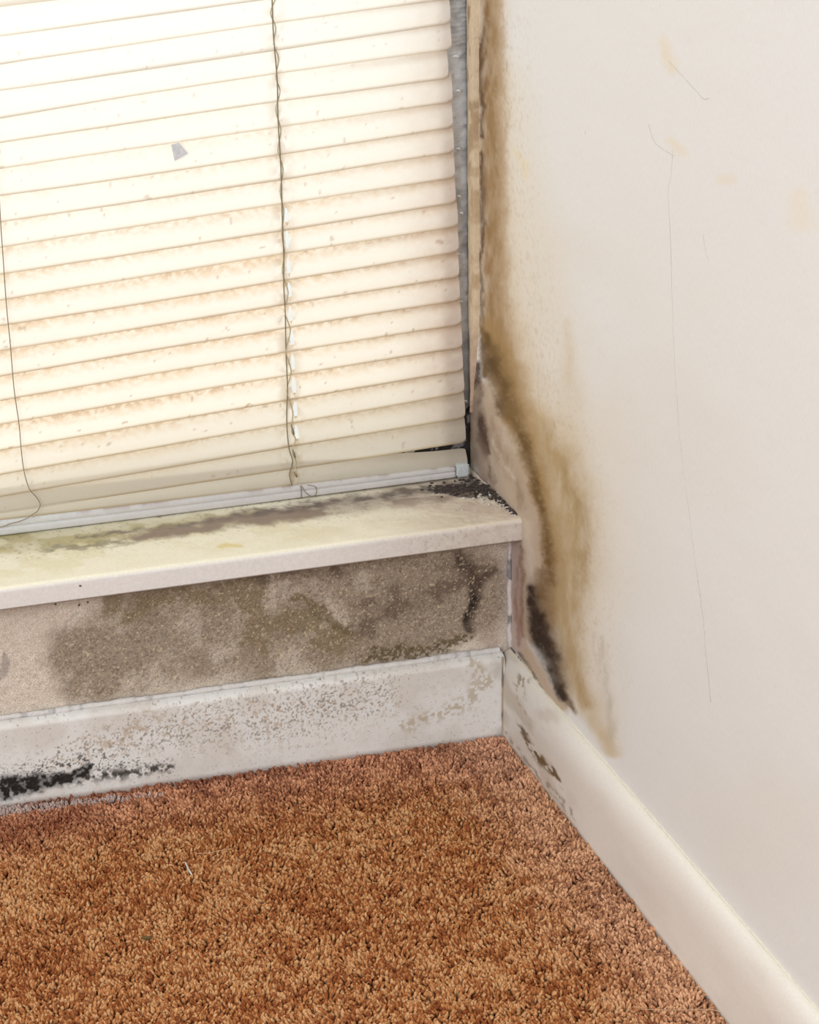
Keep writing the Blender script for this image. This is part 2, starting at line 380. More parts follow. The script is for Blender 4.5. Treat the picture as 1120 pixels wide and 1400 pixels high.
# ================================================================== back wall, panel below the sill
def xpan(px, py): p = at(px, py, 1, 0.0); return p[0], p[2]
def ppx(pts, k=0.00078):
    return [(*xpan(px, py), r*k) for px, py, r in pts]
def wb_pos(X, Z):
    rough = (fbm(X, Z, 0.004, 7, 4)-0.5)*0.0012+(fbm(X, Z, 0.04, 8, 3)-0.5)*0.0016
    return X, 0.0-rough*0.9, Z
def wb_col(X, Z):
    c = np.broadcast_to(lin((218, 206, 192)), X.shape+(3,)).copy()
    X2 = X+(fbm(X, Z, 0.02, 91)-0.5)*0.02; Z2 = Z+(fbm(X, Z, 0.02, 93)-0.5)*0.02
    n1 = fbm(X, Z, 0.03, 13, 5, 0.6); n2 = fbm(X, Z, 0.0022, 19, 3); n3 = fbm(X, Z, 0.012, 29, 4)
    wet = stroke(X2, Z2, ppx([(120, 905, 60), (250, 860, 85), (400, 850, 95), (520, 820, 95), (640, 810, 70)]), 0.55)
    c = mix(c, (156, 141, 124), np.clip(wet*(0.45+0.8*ss(0.3, 0.7, n1)), 0, 0.92))
    c = mix(c, (138, 122, 96), np.clip(stroke(X2, Z2, ppx([(150, 830, 26), (240, 815, 34), (330, 800, 34), (350, 870, 30), (420, 855, 26), (470, 880, 20)]), 0.8)*(0.4+0.9*ss(0.4, 0.6, n3)), 0, 0.85))
    c = mix(c, (112, 98, 66), np.clip(stroke(X2, Z2, ppx([(405, 820, 6), (440, 842, 9), (478, 868, 7)]), 0.9)*(0.5+0.8*n3), 0, 0.7))
    c = mix(c, (104, 88, 76), np.clip(stroke(X2, Z2, ppx([(500, 850, 28), (560, 820, 30), (600, 800, 26), (650, 775, 20)]), 0.9)*(0.3+1.1*ss(0.4, 0.65, n3)), 0, 0.75))
    c = mix(c, (108, 92, 80), np.clip(stroke(X2, Z2, ppx([(300, 785, 14), (380, 778, 20), (480, 770, 16)]), 0.9)*ss(0.35, 0.6, n3), 0, 0.8))
    c = mix(c, (74, 58, 52), np.clip(stroke(X2, Z2, ppx([(632, 760, 12), (642, 785, 13), (652, 800, 14), (648, 830, 12), (642, 858, 10)]), 0.9)*(0.4+0.9*n3), 0, 0.9))
    c = mix(c, (84, 66, 58), np.clip(stroke(X2, Z2, ppx([(648, 795, 8), (666, 785, 8), (676, 778, 5)]), 0.9)*(0.3+0.9*n3), 0, 0.8))
    c = mix(c, (40, 36, 34), np.clip(stroke(X2, Z2, ppx([(648, 812, 6), (643, 840, 8), (640, 862, 5)]), 0.9)*(0.5+0.7*n3), 0, 0.95))
    c = mix(c, (92, 78, 48), np.clip(stroke(X2, Z2, ppx([(500, 895, 12), (560, 888, 14), (620, 878, 12), (642, 872, 8)]), 0.9)*(0.3+1.2*ss(0.4, 0.6, n2)), 0, 0.9))
    c = mix(c, (168, 150, 138), np.clip(stroke(X2, Z2, ppx([(664, 850, 22), (672, 880, 20)]), 0.9)*0.6, 0, 1))
    # granular relief dirt and bright grains
    c = mix(c, (104, 90, 74), wet*ss(0.45, 0.8, fbm(X, Z, 0.0014, 102, 2))*0.55)
    c = mix(c, (226, 208, 178), (0.25+wet)*ss(0.62, 0.9, fbm(X, Z, 0.0014, 101, 2))*0.55)
    c = mix(c, (178, 160, 140), (1-wet)*ss(0.55, 0.75, n2)*0.35)
    # small black dots and the grey smear at the far left
    for px, py in ((76, 826), (108, 827), (120, 823)):
        a, b = xpan(px, py); c = mix(c, (50, 40, 38), ss(0.0013, 0.0006, np.hypot(X-a, Z-b)))
    c = mix(c, (150, 140, 138), stroke(X, Z, ppx([(5, 893, 2), (8, 905, 7), (5, 920, 6), (-2, 930, 2)]), 0.6)*0.6)
    c = mix(c, (140, 128, 116), stroke(X, Z, ppx([(86, 868, 3), (90, 850, 3), (105, 838, 3)]), 1)*0.4)
    for e in (0, ):
        c = mix(c, (170, 160, 156), ss(-0.012, -0.003, X)*0.5)
    return c
xs = fine(-1.7, -0.45, 0.0, 0.0, 0.00065)
grid('wall_back', xs, np.concatenate([[0], fine(0.068, 0.068, 0.18, 0.18, 0.00065)]), wb_pos, wb_col, M_panel, back=(0, 0.10, 0))
tag(bpy.data.objects['wall_back'], 'rough mould-stained panel of wall between window board and skirting', kind='structure')
M_paint = mat_plain('plain_wall_paint', (228, 224, 216), 0.75, bump=0.2)
bevel_box('wall_back_upper', (-2.6, 0.0, 1.35), (0.12, 0.30, 2.4), M_paint, bev=0)['kind'] = 'structure'
bevel_box('wall_back_left', (-2.6, 0.0, 0.0), (-1.7, 0.30, 1.35), M_paint, bev=0)['kind'] = 'structure'
bevel_box('wall_right_upper', (0.0, -3.0, 1.3), (0.12, 0.30, 2.4), M_paint, bev=0)['kind'] = 'structure'
bevel_box('wall_outer', (-1.7, 0.102, -0.05), (0.12, 0.30, 0.172), M_paint, bev=0)['kind'] = 'structure'

# ================================================================== floor + carpet
M_floor = mat_plain('carpet_backing', (120, 66, 36), 1.0, bump=1.0, scale=260, var=0.5)
bevel_box('floor', (-2.6, -3.0, -0.06), (0.12, 0.05, -0.0052), M_floor, bev=0)['kind'] = 'structure'

def carpet():
    rng = np.random.default_rng(7)
    x0, x1, y0, y1 = -0.95, -0.0095, -0.95, -0.0105
    st = 0.00205
    gx, gy = np.meshgrid(np.arange(x0, x1, st), np.arange(y0, y1, st), indexing='ij')
    px = (gx+rng.uniform(-.45, .45, gx.shape)*st).ravel(); py = (gy+rng.uniform(-.45, .45, gy.shape)*st).ravel()
    k = (px < x1) & (py < y1); px, py = px[k], py[k]
    inner = (px > -0.51) & (py > -0.46)
    keep = inner | (rng.uniform(0, 1, len(px)) < 0.16); px, py, inner = px[keep], py[keep], inner[keep]
    n = len(px)
    # clump lean so that tufts bunch together like worn cut pile
    ang = fbm(px, py, 0.02, 3, 4)*math.pi*6
    lean = 0.0024*(0.4+fbm(px, py, 0.008, 5, 3))
    dx = np.cos(ang)*lean+rng.normal(0, 0.0011, n); dy = np.sin(ang)*lean+rng.normal(0, 0.0011, n)
    hgt = 0.0058+0.0020*(fbm(px, py, 0.006, 8, 3)-0.5)*2+rng.normal(0, 0.0006, n)
    # lower at the worn edge by the walls
    ns = 6
    an = (np.arange(ns)*2*math.pi/ns)[None, :]+rng.uniform(0, 6.28, (n, 1))
    rad = (rng.uniform(0.00105, 0.0016, n)*np.where(inner, 1, 2.1))[:, None]*(1+rng.uniform(-.3, .3, (n, ns)))
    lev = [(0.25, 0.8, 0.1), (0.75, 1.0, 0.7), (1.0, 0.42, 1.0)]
    V = []
    for (t, rr, l) in lev:
        tw = an+t*1.4
        X = px[:, None]+dx[:, None]*l+np.cos(tw)*rad*rr
        Y = py[:, None]+dy[:, None]*l+np.sin(tw)*rad*rr
        Z = np.repeat((hgt*t)[:, None], ns, 1)-0.0062+rng.normal(0, 0.00035, (n, ns))*(t > 0.3)
        V.append(np.stack([X, Y, Z], -1))
    V = np.stack(V, 1)                       # n, 4, ns, 3
    V[..., 0] = np.minimum(V[..., 0], -0.0095)
    nl = len(lev); base = (np.arange(n)*nl*ns)[:, None, None]
    l_, k_ = np.meshgrid(np.arange(nl-1), np.arange(ns), indexing='ij'); k2 = (k_+1) % ns
    q = np.stack([l_*ns+k_, l_*ns+k2, (l_+1)*ns+k2, (l_+1)*ns+k_], -1).reshape(1, -1, 4)
    q = (q+base).reshape(-1, 4)
    top = np.array([[(nl-1)*ns+i for i in (0, 1, 2, 3)], [(nl-1)*ns+i for i in (0, 3, 4, 5)]])[None]
    top = (top+base).reshape(-1, 4)
    Fs = np.vstack([q, top])
    # colour per tuft
    a = lin((222, 172, 122)); b = lin((198, 132, 80)); d = lin((150, 84, 46)); p = lin((208, 164, 136))
    r = rng.uniform(0, 1, n); g1 = fbm(px, py, 0.014, 31, 4); g2 = fbm(px, py, 0.09, 37, 3)
    t = np.clip(0.5+(r-0.5)*1.2+(g1-0.5)*1.1+(g2-0.5)*0.5, 0, 1)[:, None]
    c = 0.86*np.where(t < 0.5, d+(b-d)*t*2, b+(a-b)*(t-0.5)*2)
    edge = ss(-0.13, -0.015, py+(g2-0.5)*0.05)        # dusty pink-brown towards the window wall
    c = c*(1-edge[:, None]*0.65)+(lin((188, 132, 108))*(0.55+0.9*t))*edge[:, None]*0.65
    e2 = ss(-0.10, -0.02, px+(g1-0.5)*0.05)
    c = c*(1-e2[:, None]*0.5)+(p*(0.6+0.8*t))*e2[:, None]*0.5
    dk = ss(-0.026, -0.012, py)*ss(-0.15, -0.24, px)  # shadow of the gap by the wall at left, put into tuft colour
    c = c*(1-0.6*dk[:, None])+lin((96, 44, 30))*0.6*dk[:, None]
    left = stroke(px, py, [(-0.50, -0.07, 0.05), (-0.38, -0.05, 0.04)], 1.0)
    c = c*(1-0.45*left[:, None])+lin((120, 50, 28))*0.45*left[:, None]
    gr = stroke(px, py, [(-0.50, -0.017, 0.012), (-0.37, -0.021, 0.008), (-0.30, -0.03, 0.003)], 0.8)
    c = c*(1-0.7*gr[:, None])+lin((196, 184, 180))*0.7*gr[:, None]
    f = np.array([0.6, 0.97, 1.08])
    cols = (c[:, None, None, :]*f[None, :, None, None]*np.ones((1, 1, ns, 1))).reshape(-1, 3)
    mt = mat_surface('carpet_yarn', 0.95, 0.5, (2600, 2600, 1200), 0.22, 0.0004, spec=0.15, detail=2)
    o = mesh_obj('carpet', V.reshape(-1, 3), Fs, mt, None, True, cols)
    tag(o, 'orange brown cut pile carpet running up to both skirting boards', 'carpet', kind='stuff')
carpet()

# ================================================================== baseboards
def prof(pts, n):
    """resample a profile polyline to n points"""
    P = np.array(pts, float); s = np.concatenate([[0], np.cumsum(np.hypot(*np.diff(P, axis=0).T))]); s /= s[-1]
    t = np.linspace(0, 1, n); return t, np.interp(t, s, P[:, 0]), np.interp(t, s, P[:, 1])
# back: y offset outwards, z
pb = [(TB, -0.012), (TB, 0.066)]+[(TB-0.008+0.008*math.cos(t), 0.066+0.006*math.sin(t)) for t in np.linspace(0.1, math.pi/2, 8)]+[(-0.001, 0.0725)]
tb, ob, zb = prof(pb, 130)
def bb_pos(X, T):
    o_ = np.interp(T, tb, ob); z = np.interp(T, tb, zb)
    return X, -o_-(fbm(X, z, 0.03, 3, 3)-0.5)*0.0010, z+(fbm(X, T*0, 0.09, 14, 2)-0.5)*0.0010*ss(0.6, 0.8, T)
def bpx(pts, k=0.00075):
    return [(at(px, py, 1, -TB)[0], at(px, py, 1, -TB)[2], r*k) for px, py, r in pts]
def bb_col(X, T):
    Z = np.interp(T, tb, zb)
    c = np.broadcast_to(lin((229, 229, 227)), X.shape+(3,)).copy()
    X2 = X+(fbm(X, Z, 0.012, 91)-0.5)*0.012; Z2 = Z+(fbm(X, Z, 0.006, 93)-0.5)*0.006
    n1 = fbm(X, Z, 0.03, 113, 4); sp = fbm(X, Z, 0.0013, 119, 2); sp2 = fbm(X, Z, 0.0028, 139, 2)
    c = mix(c, (212, 206, 198), ss(0.45, 0.75, n1)*0.6)
    dens = stroke(X2, Z2, bpx([(80, 1040, 30), (200, 1000, 40), (330, 985, 52), (440, 965, 60), (520, 950, 45)]), 1.0)*0.9+0.18
    c = mix(c, (112, 98, 84), ss(0.80, 0.62, 1-dens*0.28-sp*0.72+0.28)*0.0)
    thr = 0.78-0.24*dens
    c = mix(c, (112, 98, 84), ss(thr+0.02, thr+0.18, sp)*0.68)
    c = mix(c, (176, 150, 118), np.clip(dens, 0, 1)*ss(0.6, 0.75, sp2)*0.5)
    c = mix(c, (182, 166, 140), stroke(X2, Z2, bpx([(560, 990, 12), (640, 960, 16), (665, 930, 16), (640, 900, 10)]), 1)*ss(0.45, 0.6, sp2)*0.7)
    # black mould at the far left
    k1 = stroke(X2, Z2, bpx([(-40, 1088, 22), (15, 1076, 20), (60, 1068, 15), (95, 1063, 12), (122, 1050, 9)]), 0.8)
    k2 = stroke(X2, Z2, bpx([(90, 1068, 12), (140, 1060, 14), (190, 1055, 12), (235, 1050, 6)]), 1.0)
    kn = fbm(X, Z, 0.0035, 151, 3)
    c = mix(c, (24, 27, 26), np.clip(k1*(0.7+1.2*ss(0.25, 0.7, kn)), 0, 1))
    c = mix(c, (40, 38, 34), k2*ss(0.38, 0.58, kn)*0.95)
    halo = stroke(X2, Z2, bpx([(-40, 1080, 34), (40, 1060, 30), (130, 1045, 24), (230, 1050, 16)]), 1.0)
    c = mix(c, (60, 58, 54), halo*ss(0.60, 0.68, sp)*0.9)
    c = mix(c, (120, 84, 62), ss(0.004, -0.001, Z)*0.5)
    c = mix(c, (150, 142, 128), ss(-0.012-0.012, -0.012-0.002, X)*ss(0.5, 0.7, n1)*0.4)
    return c
xb = fine(-1.7, -0.52, -TB+0.003, -TB+0.003, 0.00065)
bb = grid('baseboard_back', xb, tb, bb_pos, bb_col, M_skirt, back=(0, 0.003, 0)); bb['kind'] = 'structure'
bb['label'] = 'white skirting board under the window, speckled with mould, black patch at its left'
# sealant bead along the joint
def bead(name, path, r, colf, parent, mat=M_caulk, n=8, seed=1, lump=0.35):
    path = np.array(path); m = len(path)
    s = np.concatenate([[0], np.cumsum(np.linalg.norm(np.diff(path, axis=0), axis=1))])
    t = np.gradient(path, axis=0); t /= np.linalg.norm(t, axis=1)[:, None]
    up = np.array([0.3, 0.5, 0.81]) if abs(t[0][2]) < 0.7 else np.array([1, 0.2, 0])
    a = np.cross(t, up); a /= np.linalg.norm(a, axis=1)[:, None]; b = np.cross(a, t)
    K = np.arange(n)*2*math.pi/n
    R_ = r*(1+lump*2*(fbm(s[:, None]+0*K, 0.004*np.cos(K)+0*s[:, None], 0.006, seed, 4)-0.5))*(1+lump*2*(fbm(s, s*0, 0.02, seed+5, 3)-0.5))[:, None]
    P = path[:, None, :]+a[:, None, :]*(np.cos(K)*R_)[..., None]+b[:, None, :]*(np.sin(K)*R_)[..., None]
    I = np.arange(m*n).reshape(m, n); J = np.roll(I, -1, 1)
    q = np.stack([I[:-1], J[:-1], J[1:], I[1:]], -1).reshape(-1, 4)
    S = np.repeat(s[:, None], n, 1)
    C = colf(S, 0.004*np.cos(K)[None]+0*S)
    return mesh_obj(name, P.reshape(-1, 3), q, mat, parent, True, C.reshape(-1, 3))
def caulk_col(base, dirt, th=0.5, sc=0.006):
    def f(S, K):
        n = fbm(S, K, sc, 77, 4); c = np.broadcast_to(lin(base), S.shape+(3,)).copy()
        return mix(c, dirt, ss(th, th+0.15, n)*0.85)
    return f
xx = np.arange(-0.50, -0.010, 0.0015)
yy = -0.0035-0.002*(fbm(xx, xx*0, 0.05, 2)-0.5)
zz = 0.0735+0.0022*(fbm(xx, xx*0, 0.08, 6, 3)-0.5)
bead('caulk_bead', np.stack([xx, yy, zz], -1), 0.0024, caulk_col((214, 212, 210), (168, 168, 170), 0.55), bb)
zz = np.arange(0.074, ZS-TS, 0.0012)
bead('caulk_bead', np.stack([-0.0012+0.0015*(fbm(zz, zz*0, 0.01, 3)-0.5), -0.0010+0*zz, zz], -1), 0.0019, caulk_col((206, 198, 196), (110, 108, 110), 0.52, 0.008), bpy.data.objects['wall_back'], lump=0.5)

# right: x offset, z
pr = [(0.0112, -0.012), (0.0112, 0.040)]+[(0.0112*math.cos(t)**0.8, 0.040+0.028*math.sin(t)) for t in np.linspace(0.08, math.pi/2*0.93, 14)]+[(-0.001, 0.069)]
tr, orr, zr = prof(pr, 90)
def br_pos(Y, T):
    o_ = np.interp(T, tr, orr); z = np.interp(T, tr, zr)
    lift = 0.004*ss(-0.09, -0.02, Y)*ss(0.4, 0.9, T)
    return -o_-(fbm(Y, z, 0.05, 33, 2)-0.5)*0.0008, Y, z+lift
def rpx(pts, k=0.00085):
    return [(at(px, py, 0, -0.0112)[1]*KY, at(px, py, 0, -0.0112)[2], r*k) for px, py, r in pts]
def br_col(Y, T):
    Z = np.interp(T, tr, zr); A = Y*KY
    c = np.broadcast_to(lin((232, 228, 221)), Y.shape+(3,)).copy()
    n1 = fbm(A, Z, 0.02, 213, 4); sp = fbm(A, Z, 0.003, 219, 4)
    c = mix(c, (218, 211, 202), ss(0.4, 0.8, n1)*0.4)
    near = ss(-0.22, -0.03, Y)
    c = mix(c, (200, 192, 182), near*0.6)
    c = mix(c, (170, 150, 124), near*ss(0.5, 0.7, n1)*0.5)
    A2 = A+(fbm(A, Z, 0.006, 5)-0.5)*0.008; Z2 = Z+(fbm(A, Z, 0.006, 6)-0.5)*0.008
    c = mix(c, (104, 86, 58), stroke(A2, Z2, rpx([(716, 1000, 6), (728, 1025, 9), (742, 1040, 8), (756, 1056, 7), (768, 1072, 5)]), 0.7)*ss(0.42, 0.55, sp))
    c = mix(c, (120, 98, 66), stroke(A2, Z2, rpx([(705, 930, 8), (712, 960, 9), (718, 985, 8)]), 0.9)*ss(0.55, 0.65, sp)*0.8)
    c = mix(c, (130, 116, 104), stroke(A2, Z2, rpx([(693, 1005, 6), (730, 1052, 7), (770, 1098, 7), (790, 1120, 5)]), 0.9)*ss(0.45, 0.6, sp)*0.7)
    c = mix(c, (130, 108, 80), ss(0.003, -0.002, Z)*0.6)
    c = mix(c, (230, 226, 212), ss(0.90, 0.98, T)*0.6)
    return c
yb = np.concatenate([np.linspace(-1.5, -0.56, 12)[:-1], np.linspace(-0.56, -0.0005, 400)])
br = grid('baseboard_right', yb, tr, br_pos, br_col, M_skirt, back=(0.003, 0, 0), flip=True); br['kind'] = 'structure'
br['label'] = 'cream skirting board with rounded top along the right wall'
yy = np.arange(-0.55, -0.001, 0.0015)
zt = 0.0690+0.004*ss(-0.09, -0.02, yy)+0.0006*(fbm(yy, yy*0, 0.02, 3)-0.5)
def cr_col(S, K):
    n = fbm(S, K, 0.006, 177, 4); c = np.broadcast_to(lin((228, 222, 208)), S.shape+(3,)).copy()
    near = ss(0.40, 0.50, S)
    c = mix(c, (196, 182, 160), near*0.8); c = mix(c, (90, 84, 84), near*ss(0.5, 0.6, n)*ss(0.44, 0.53, S))
    return c
bead('caulk_bead', np.stack([0*yy-0.0003, yy, zt-0.0004], -1), 0.0009, cr_col, br, lump=0.35, seed=9)
# dark line in the two inner corners
zz = np.arange(0.0, 0.072, 0.0012)
bead('caulk_bead', np.stack([-0.0114+0*zz, -0.0125+0*zz, zz], -1), 0.0008, caulk_col((176, 160, 138), (120, 112, 104), 0.5), bb, lump=0.5, seed=4)

# ================================================================== window board (sill)
Y0, Y1 = 0.1010, -SN
ps = [(Y0, ZS)]+[(y, ZS) for y in np.linspace(0.098, Y1+0.004, 120)]
ps += [(Y1+0.004-0.004*math.sin(t), ZS-0.004+0.004*math.cos(t)) for t in np.linspace(0.1, math.pi/2, 8)]
ps += [(Y1, z) for z in np.linspace(ZS-0.0055, ZS-TS+0.001, 16)]
ps += [(Y1+0.001, ZS-TS), (0.004, ZS-TS), (Y0, ZS-TS), (Y0, ZS-0.0001)]
PS = np.array(ps)
def sill_pos(X, T):
    i = T; y = np.interp(i, np.arange(len(PS)), PS[:, 0]); z = np.interp(i, np.arange(len(PS)), PS[:, 1])
    topm = ss(126, 118, i)
    lump = (fbm(X, y, 0.006, 3, 4)-0.5)*0.0012*ss(-0.12, -0.01, X)*topm+(fbm(X, y, 0.012, 5, 3)-0.5)*0.0005*topm
    z = z+lump+0.0005*(X+0.2)*0
    return X, y, z
def spx(pts, k=0.00085):
    return [(at(px, py, 2, ZS)[0], at(px, py, 2, ZS)[1]*0.7, r*k) for px, py, r in pts]
def sill_col(X, T):
    y = np.interp(T, np.arange(len(PS)), PS[:, 0]); z = np.interp(T, np.arange(len(PS)), PS[:, 1])
    Yq = y*0.7-(ZS-z)
    A = X; B = Yq
    A2 = A+(fbm(A, B, 0.014, 91)-0.5)*0.02; B2 = B+(fbm(A, B, 0.010, 93)-0.5)*0.010
    n1 = fbm(A*0.5, B, 0.012, 301, 4); n2 = fbm(A*0.6, B, 0.004, 307, 4); sp = fbm(A, B, 0.0022, 311, 2)
    c = np.broadcast_to(lin((238, 234, 214)), X.shape+(3,)).copy()
    c = mix(c, (224, 216, 180), ss(0.40, 0.7, n1)*0.6*ss(-0.02, 0.0, B))
    c = mix(c, (214, 202, 186), ss(-0.16, -0.03, X+(n1-0.5)*0.1)*0.85)
    def put(pts, col, al, soft=1.0, n=None):
        nonlocal c
        m = stroke(A2, B2, spx(pts), soft)
        if n is not None: m = m*n
        c = mix(c, col, np.clip(m*al, 0, 1))
    t2 = ss(0.35, 0.65, n2); t1 = ss(0.35, 0.6, n1)
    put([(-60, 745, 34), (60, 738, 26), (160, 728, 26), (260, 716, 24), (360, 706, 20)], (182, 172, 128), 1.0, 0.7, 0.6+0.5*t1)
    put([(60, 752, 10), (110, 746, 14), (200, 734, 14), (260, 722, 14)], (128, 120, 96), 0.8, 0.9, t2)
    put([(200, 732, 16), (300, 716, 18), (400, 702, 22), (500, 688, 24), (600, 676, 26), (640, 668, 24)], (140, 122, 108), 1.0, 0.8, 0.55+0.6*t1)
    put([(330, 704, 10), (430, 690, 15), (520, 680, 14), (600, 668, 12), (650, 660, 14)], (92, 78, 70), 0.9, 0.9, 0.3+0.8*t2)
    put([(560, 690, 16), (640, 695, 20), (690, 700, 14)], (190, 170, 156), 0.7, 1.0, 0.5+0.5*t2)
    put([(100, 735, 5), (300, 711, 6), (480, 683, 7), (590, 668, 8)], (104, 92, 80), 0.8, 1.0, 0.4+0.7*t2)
    put([(575, 668, 6), (625, 674, 12), (660, 672, 14), (678, 672, 10)], (50, 40, 39), 1.0, 0.7, 0.6+0.8*t2)
    put([(645, 650, 8), (662, 664, 10), (680, 680, 9), (695, 692, 7), (706, 702, 5)], (64, 60, 62), 0.95, 0.7, 0.4+0.9*t2)
    put([(300, 745, 3), (310, 746, 8), (326, 746, 8)], (222, 204, 130), 0.8)
    c = mix(c, (120, 106, 84), ss(0.68, 0.78, sp)*ss(0.0, 0.03, B)*0.45)
    # nose: cooler white, chips and dirt to the right
    nose = ss(123, 127, T)
    c = c*(1-nose[..., None])+lin((228, 225, 222))*nose[..., None]
    c = mix(c, (176, 156, 138), nose*ss(-0.20, -0.02, X)*(0.35+0.2*ss(0.25, 0.8, n2)))
    c = mix(c, (120, 100, 84), nose*ss(-0.14, -0.05, X)*ss(0.60, 0.9, sp)*0.4)
    a = at(110, 801, 1, -SN); c = mix(c, (50, 42, 40), ss(0.0013, 0.0006, np.hypot(X-a[0], z-a[2]))*nose)
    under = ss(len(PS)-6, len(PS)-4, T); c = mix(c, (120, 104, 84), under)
    return c
xs = fine(-1.7, -0.47, -0.0008, -0.0008, 0.0009)
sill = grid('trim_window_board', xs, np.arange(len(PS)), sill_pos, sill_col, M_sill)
tag(sill, 'cream painted window board with rounded nose and mouldy right corner', kind='structure')

# ================================================================== window behind the blind
win = empty('window_1', (-0.85, 0.13, ZS)); win['kind'] = 'structure'
XL = -1.69
child(bevel_box('window_frame', (XL, YR+0.0005, 0.1725), (-0.0005, 0.150, 0.225), M_upvc, bev=0.003), win)
child(bevel_box('window_frame', (-0.032, YR+0.0005, 0.226), (-0.0005, 0.150, 1.29), M_upvc, bev=0.003), win)
child(bevel_box('window_frame', (XL, YR+0.0005, 0.226), (XL+0.05, 0.150, 1.29), M_upvc, bev=0.003), win)
child(bevel_box('window_frame', (XL, YR+0.0005, 1.291), (-0.0005, 0.150, 1.348), M_upvc, bev=0.003), win)
child(bevel_box('glass_pane', (XL+0.045, 0.124, 0.222), (-0.029, 0.128, 1.30), M_glass, bev=0), win)

# silver tape strip over the joint of frame and wall
def tape_pos(U, V):
    z = U
    xl = -0.0270+0.0012*np.sin(z*40)+(fbm(z, z*0, 0.015, 3)-0.5)*0.003
    x = xl+(-0.0004-xl)*V
    cr = (fbm(x*0.35, z, 0.0035, 21, 3)-0.5)*0.0024+(fbm(x, z, 0.012, 27, 3)-0.5)*0.003
    rib = 0.0006*np.sin(z*2*math.pi/0.0035)*ss(0.52, 0.56, z)
    y = 0.0985-0.003*np.sin(V*math.pi)+cr+rib
    return x, y, z
def tape_col(U, V):
    c = np.broadcast_to(lin((202, 207, 214)), U.shape+(3,)).copy()
    c = mix(c, (150, 153, 158), ss(0.5, 0.7, fbm(V*0.02, U, 0.01, 8))*0.6)
    c = mix(c, (140, 140, 140), ss(0.32, 0.27, U)*0.5)
    c = mix(c, (70, 70, 72), ss(0.90, 1.0, V)*0.8)
    return c
M_tape = mat_surface('silver_tape', 0.38, 0.4, (500, 500, 1400), 0.10, 0.0005)
M_tape.node_tree.nodes['Principled BSDF'].inputs['Metallic'].default_value = 0.1
tp = empty('tape_strip', (-0.013, 0.10, 0.245))
tag(tp, 'crinkled silver grey tape sealing the gap between blind and right wall', 'tape')
child(grid('tape_band', fine(0.252, 0.252, 0.62, 1.28, 0.0010), np.linspace(0, 1, 22), tape_pos, tape_col, M_tape, back=(0, 0.0012, 0)), tp)
# folded wrinkles of the tape, their glint painted as a near-white colour
rng = np.random.default_rng(3)
for px, py, w_, h_ in ((624, 77, 11, 3), (627, 124, 8, 5), (627, 203, 7, 4), (628, 268, 6, 4), (631, 291, 6, 5), (627, 347, 4, 4), (631, 412, 6, 3), (637, 548, 6, 3)):
    p = at(px, py, 1, 0.094); q1 = at(px+w_, py-1, 1, 0.094)
    L = np.linalg.norm(q1-p); pts = [p+np.array([t*L-L/2, -0.0012*math.sin(t*math.pi), 0.0006*math.sin(t*5)]) for t in np.linspace(0, 1, 7)]
    child(tube('tape_fold', pts, [h_*0.00022*math.sin(math.pi*(0.08+0.84*t)) for t in np.linspace(0, 1, 7)], M_fold_glint, None, 6), tp)
# black mouldy gap beneath the tape
def gap_pos(U, V):
    x = -0.030+0.0296*V; return x, 0.0990+(fbm(x, U, 0.004, 3, 3)-0.5)*0.003, U
def gap_col(U, V):
    c = np.broadcast_to(lin((38, 36, 38)), U.shape+(3,)).copy()
    return mix(c, (150, 150, 156), ss(0.62, 0.72, fbm(V*0.03, U, 0.006, 4, 3))*0.8)
def foot_pos(U, V):
    return U, 0.0994+(fbm(U, V*0.03, 0.004, 6, 3)-0.5)*0.002, ZS-0.001+0.0285*V
def foot_col(U, V):
    c = np.broadcast_to(lin((40, 38, 40)), U.shape+(3,)).copy()
    c = mix(c, (196, 194, 192), ss(0.60, 0.66, fbm(U, V*0.03, 0.007, 14, 3)))
    return mix(c, (150, 146, 140), ss(-0.07, -0.12, U)*0.8)
child(grid('mouldy_dark_foot', np.arange(-0.13, -0.0299, 0.0012), np.linspace(0, 1, 20), foot_pos, foot_col, M_edge, back=(0, 0.0012, 0)), tp)  # black mould, and the dark of the slat gap painted into it
gp = grid('mouldy_gap', fine(ZS-0.001, ZS-0.001, 0.256, 0.256, 0.0012), np.linspace(0, 1, 20), gap_pos, gap_col, M_edge, back=(0, 0.0018, 0))
child(gp, tp)

# ================================================================== venetian blind
Lz = [49, 88, 124, 162, 196, 231, 268, 304, 339, 375, 411, 445, 480, 515, 548, 581, 616, 649, 680, 702, 711]
Mz = [-2, 32, 69, 101, 139, 174, 212, 246, 279, 315, 347, 384, 417, 449, 481, 514, 547, 579, 611, 641, 664]
Ez = [-37, -1, 32, 67, 107, 140, 174, 208, 244, 277, 310, 344, 379, 411, 444, 476, 507, 537, 571, 605, 635]
Xe = [614, 615, 616, 617, 613, 619, 619, 621, 622, 623, 626, 627, 628, 629, 631, 632.5, 633, 635, 636, 637, 638]
XLB = -1.60
slats = []
for l, m, e, x in zip(Lz, Mz, Ez, Xe):
    a = at(0, l, 1, YB); b = at(376+m/640*26, m, 1, YB); c = at(x, e, 1, YB)
    slats.append((a, b, c))
for k in range(33):                       # the rest of the blind, up to the head rail
    a, b, c = slats[0]; d = np.array([0, 0, 0.0206])
    slats.insert(0, (a+d, b+d, c+d+np.array([-0.0001, 0, -0.0001])))
blind = empty('venetian_blind', (-0.8, YB, ZS+0.004))
tag(blind, 'cream venetian blind, closed, with warped dirty slats and sagging bottom rail', 'blind')
SW = 0.0245
def cord_x(z): return np.interp(z, [0.2, 0.26, 0.35, 0.6, 1.3], [-0.1536, -0.1550, -0.1560, -0.1570, -0.158])
ns_ = len(slats)
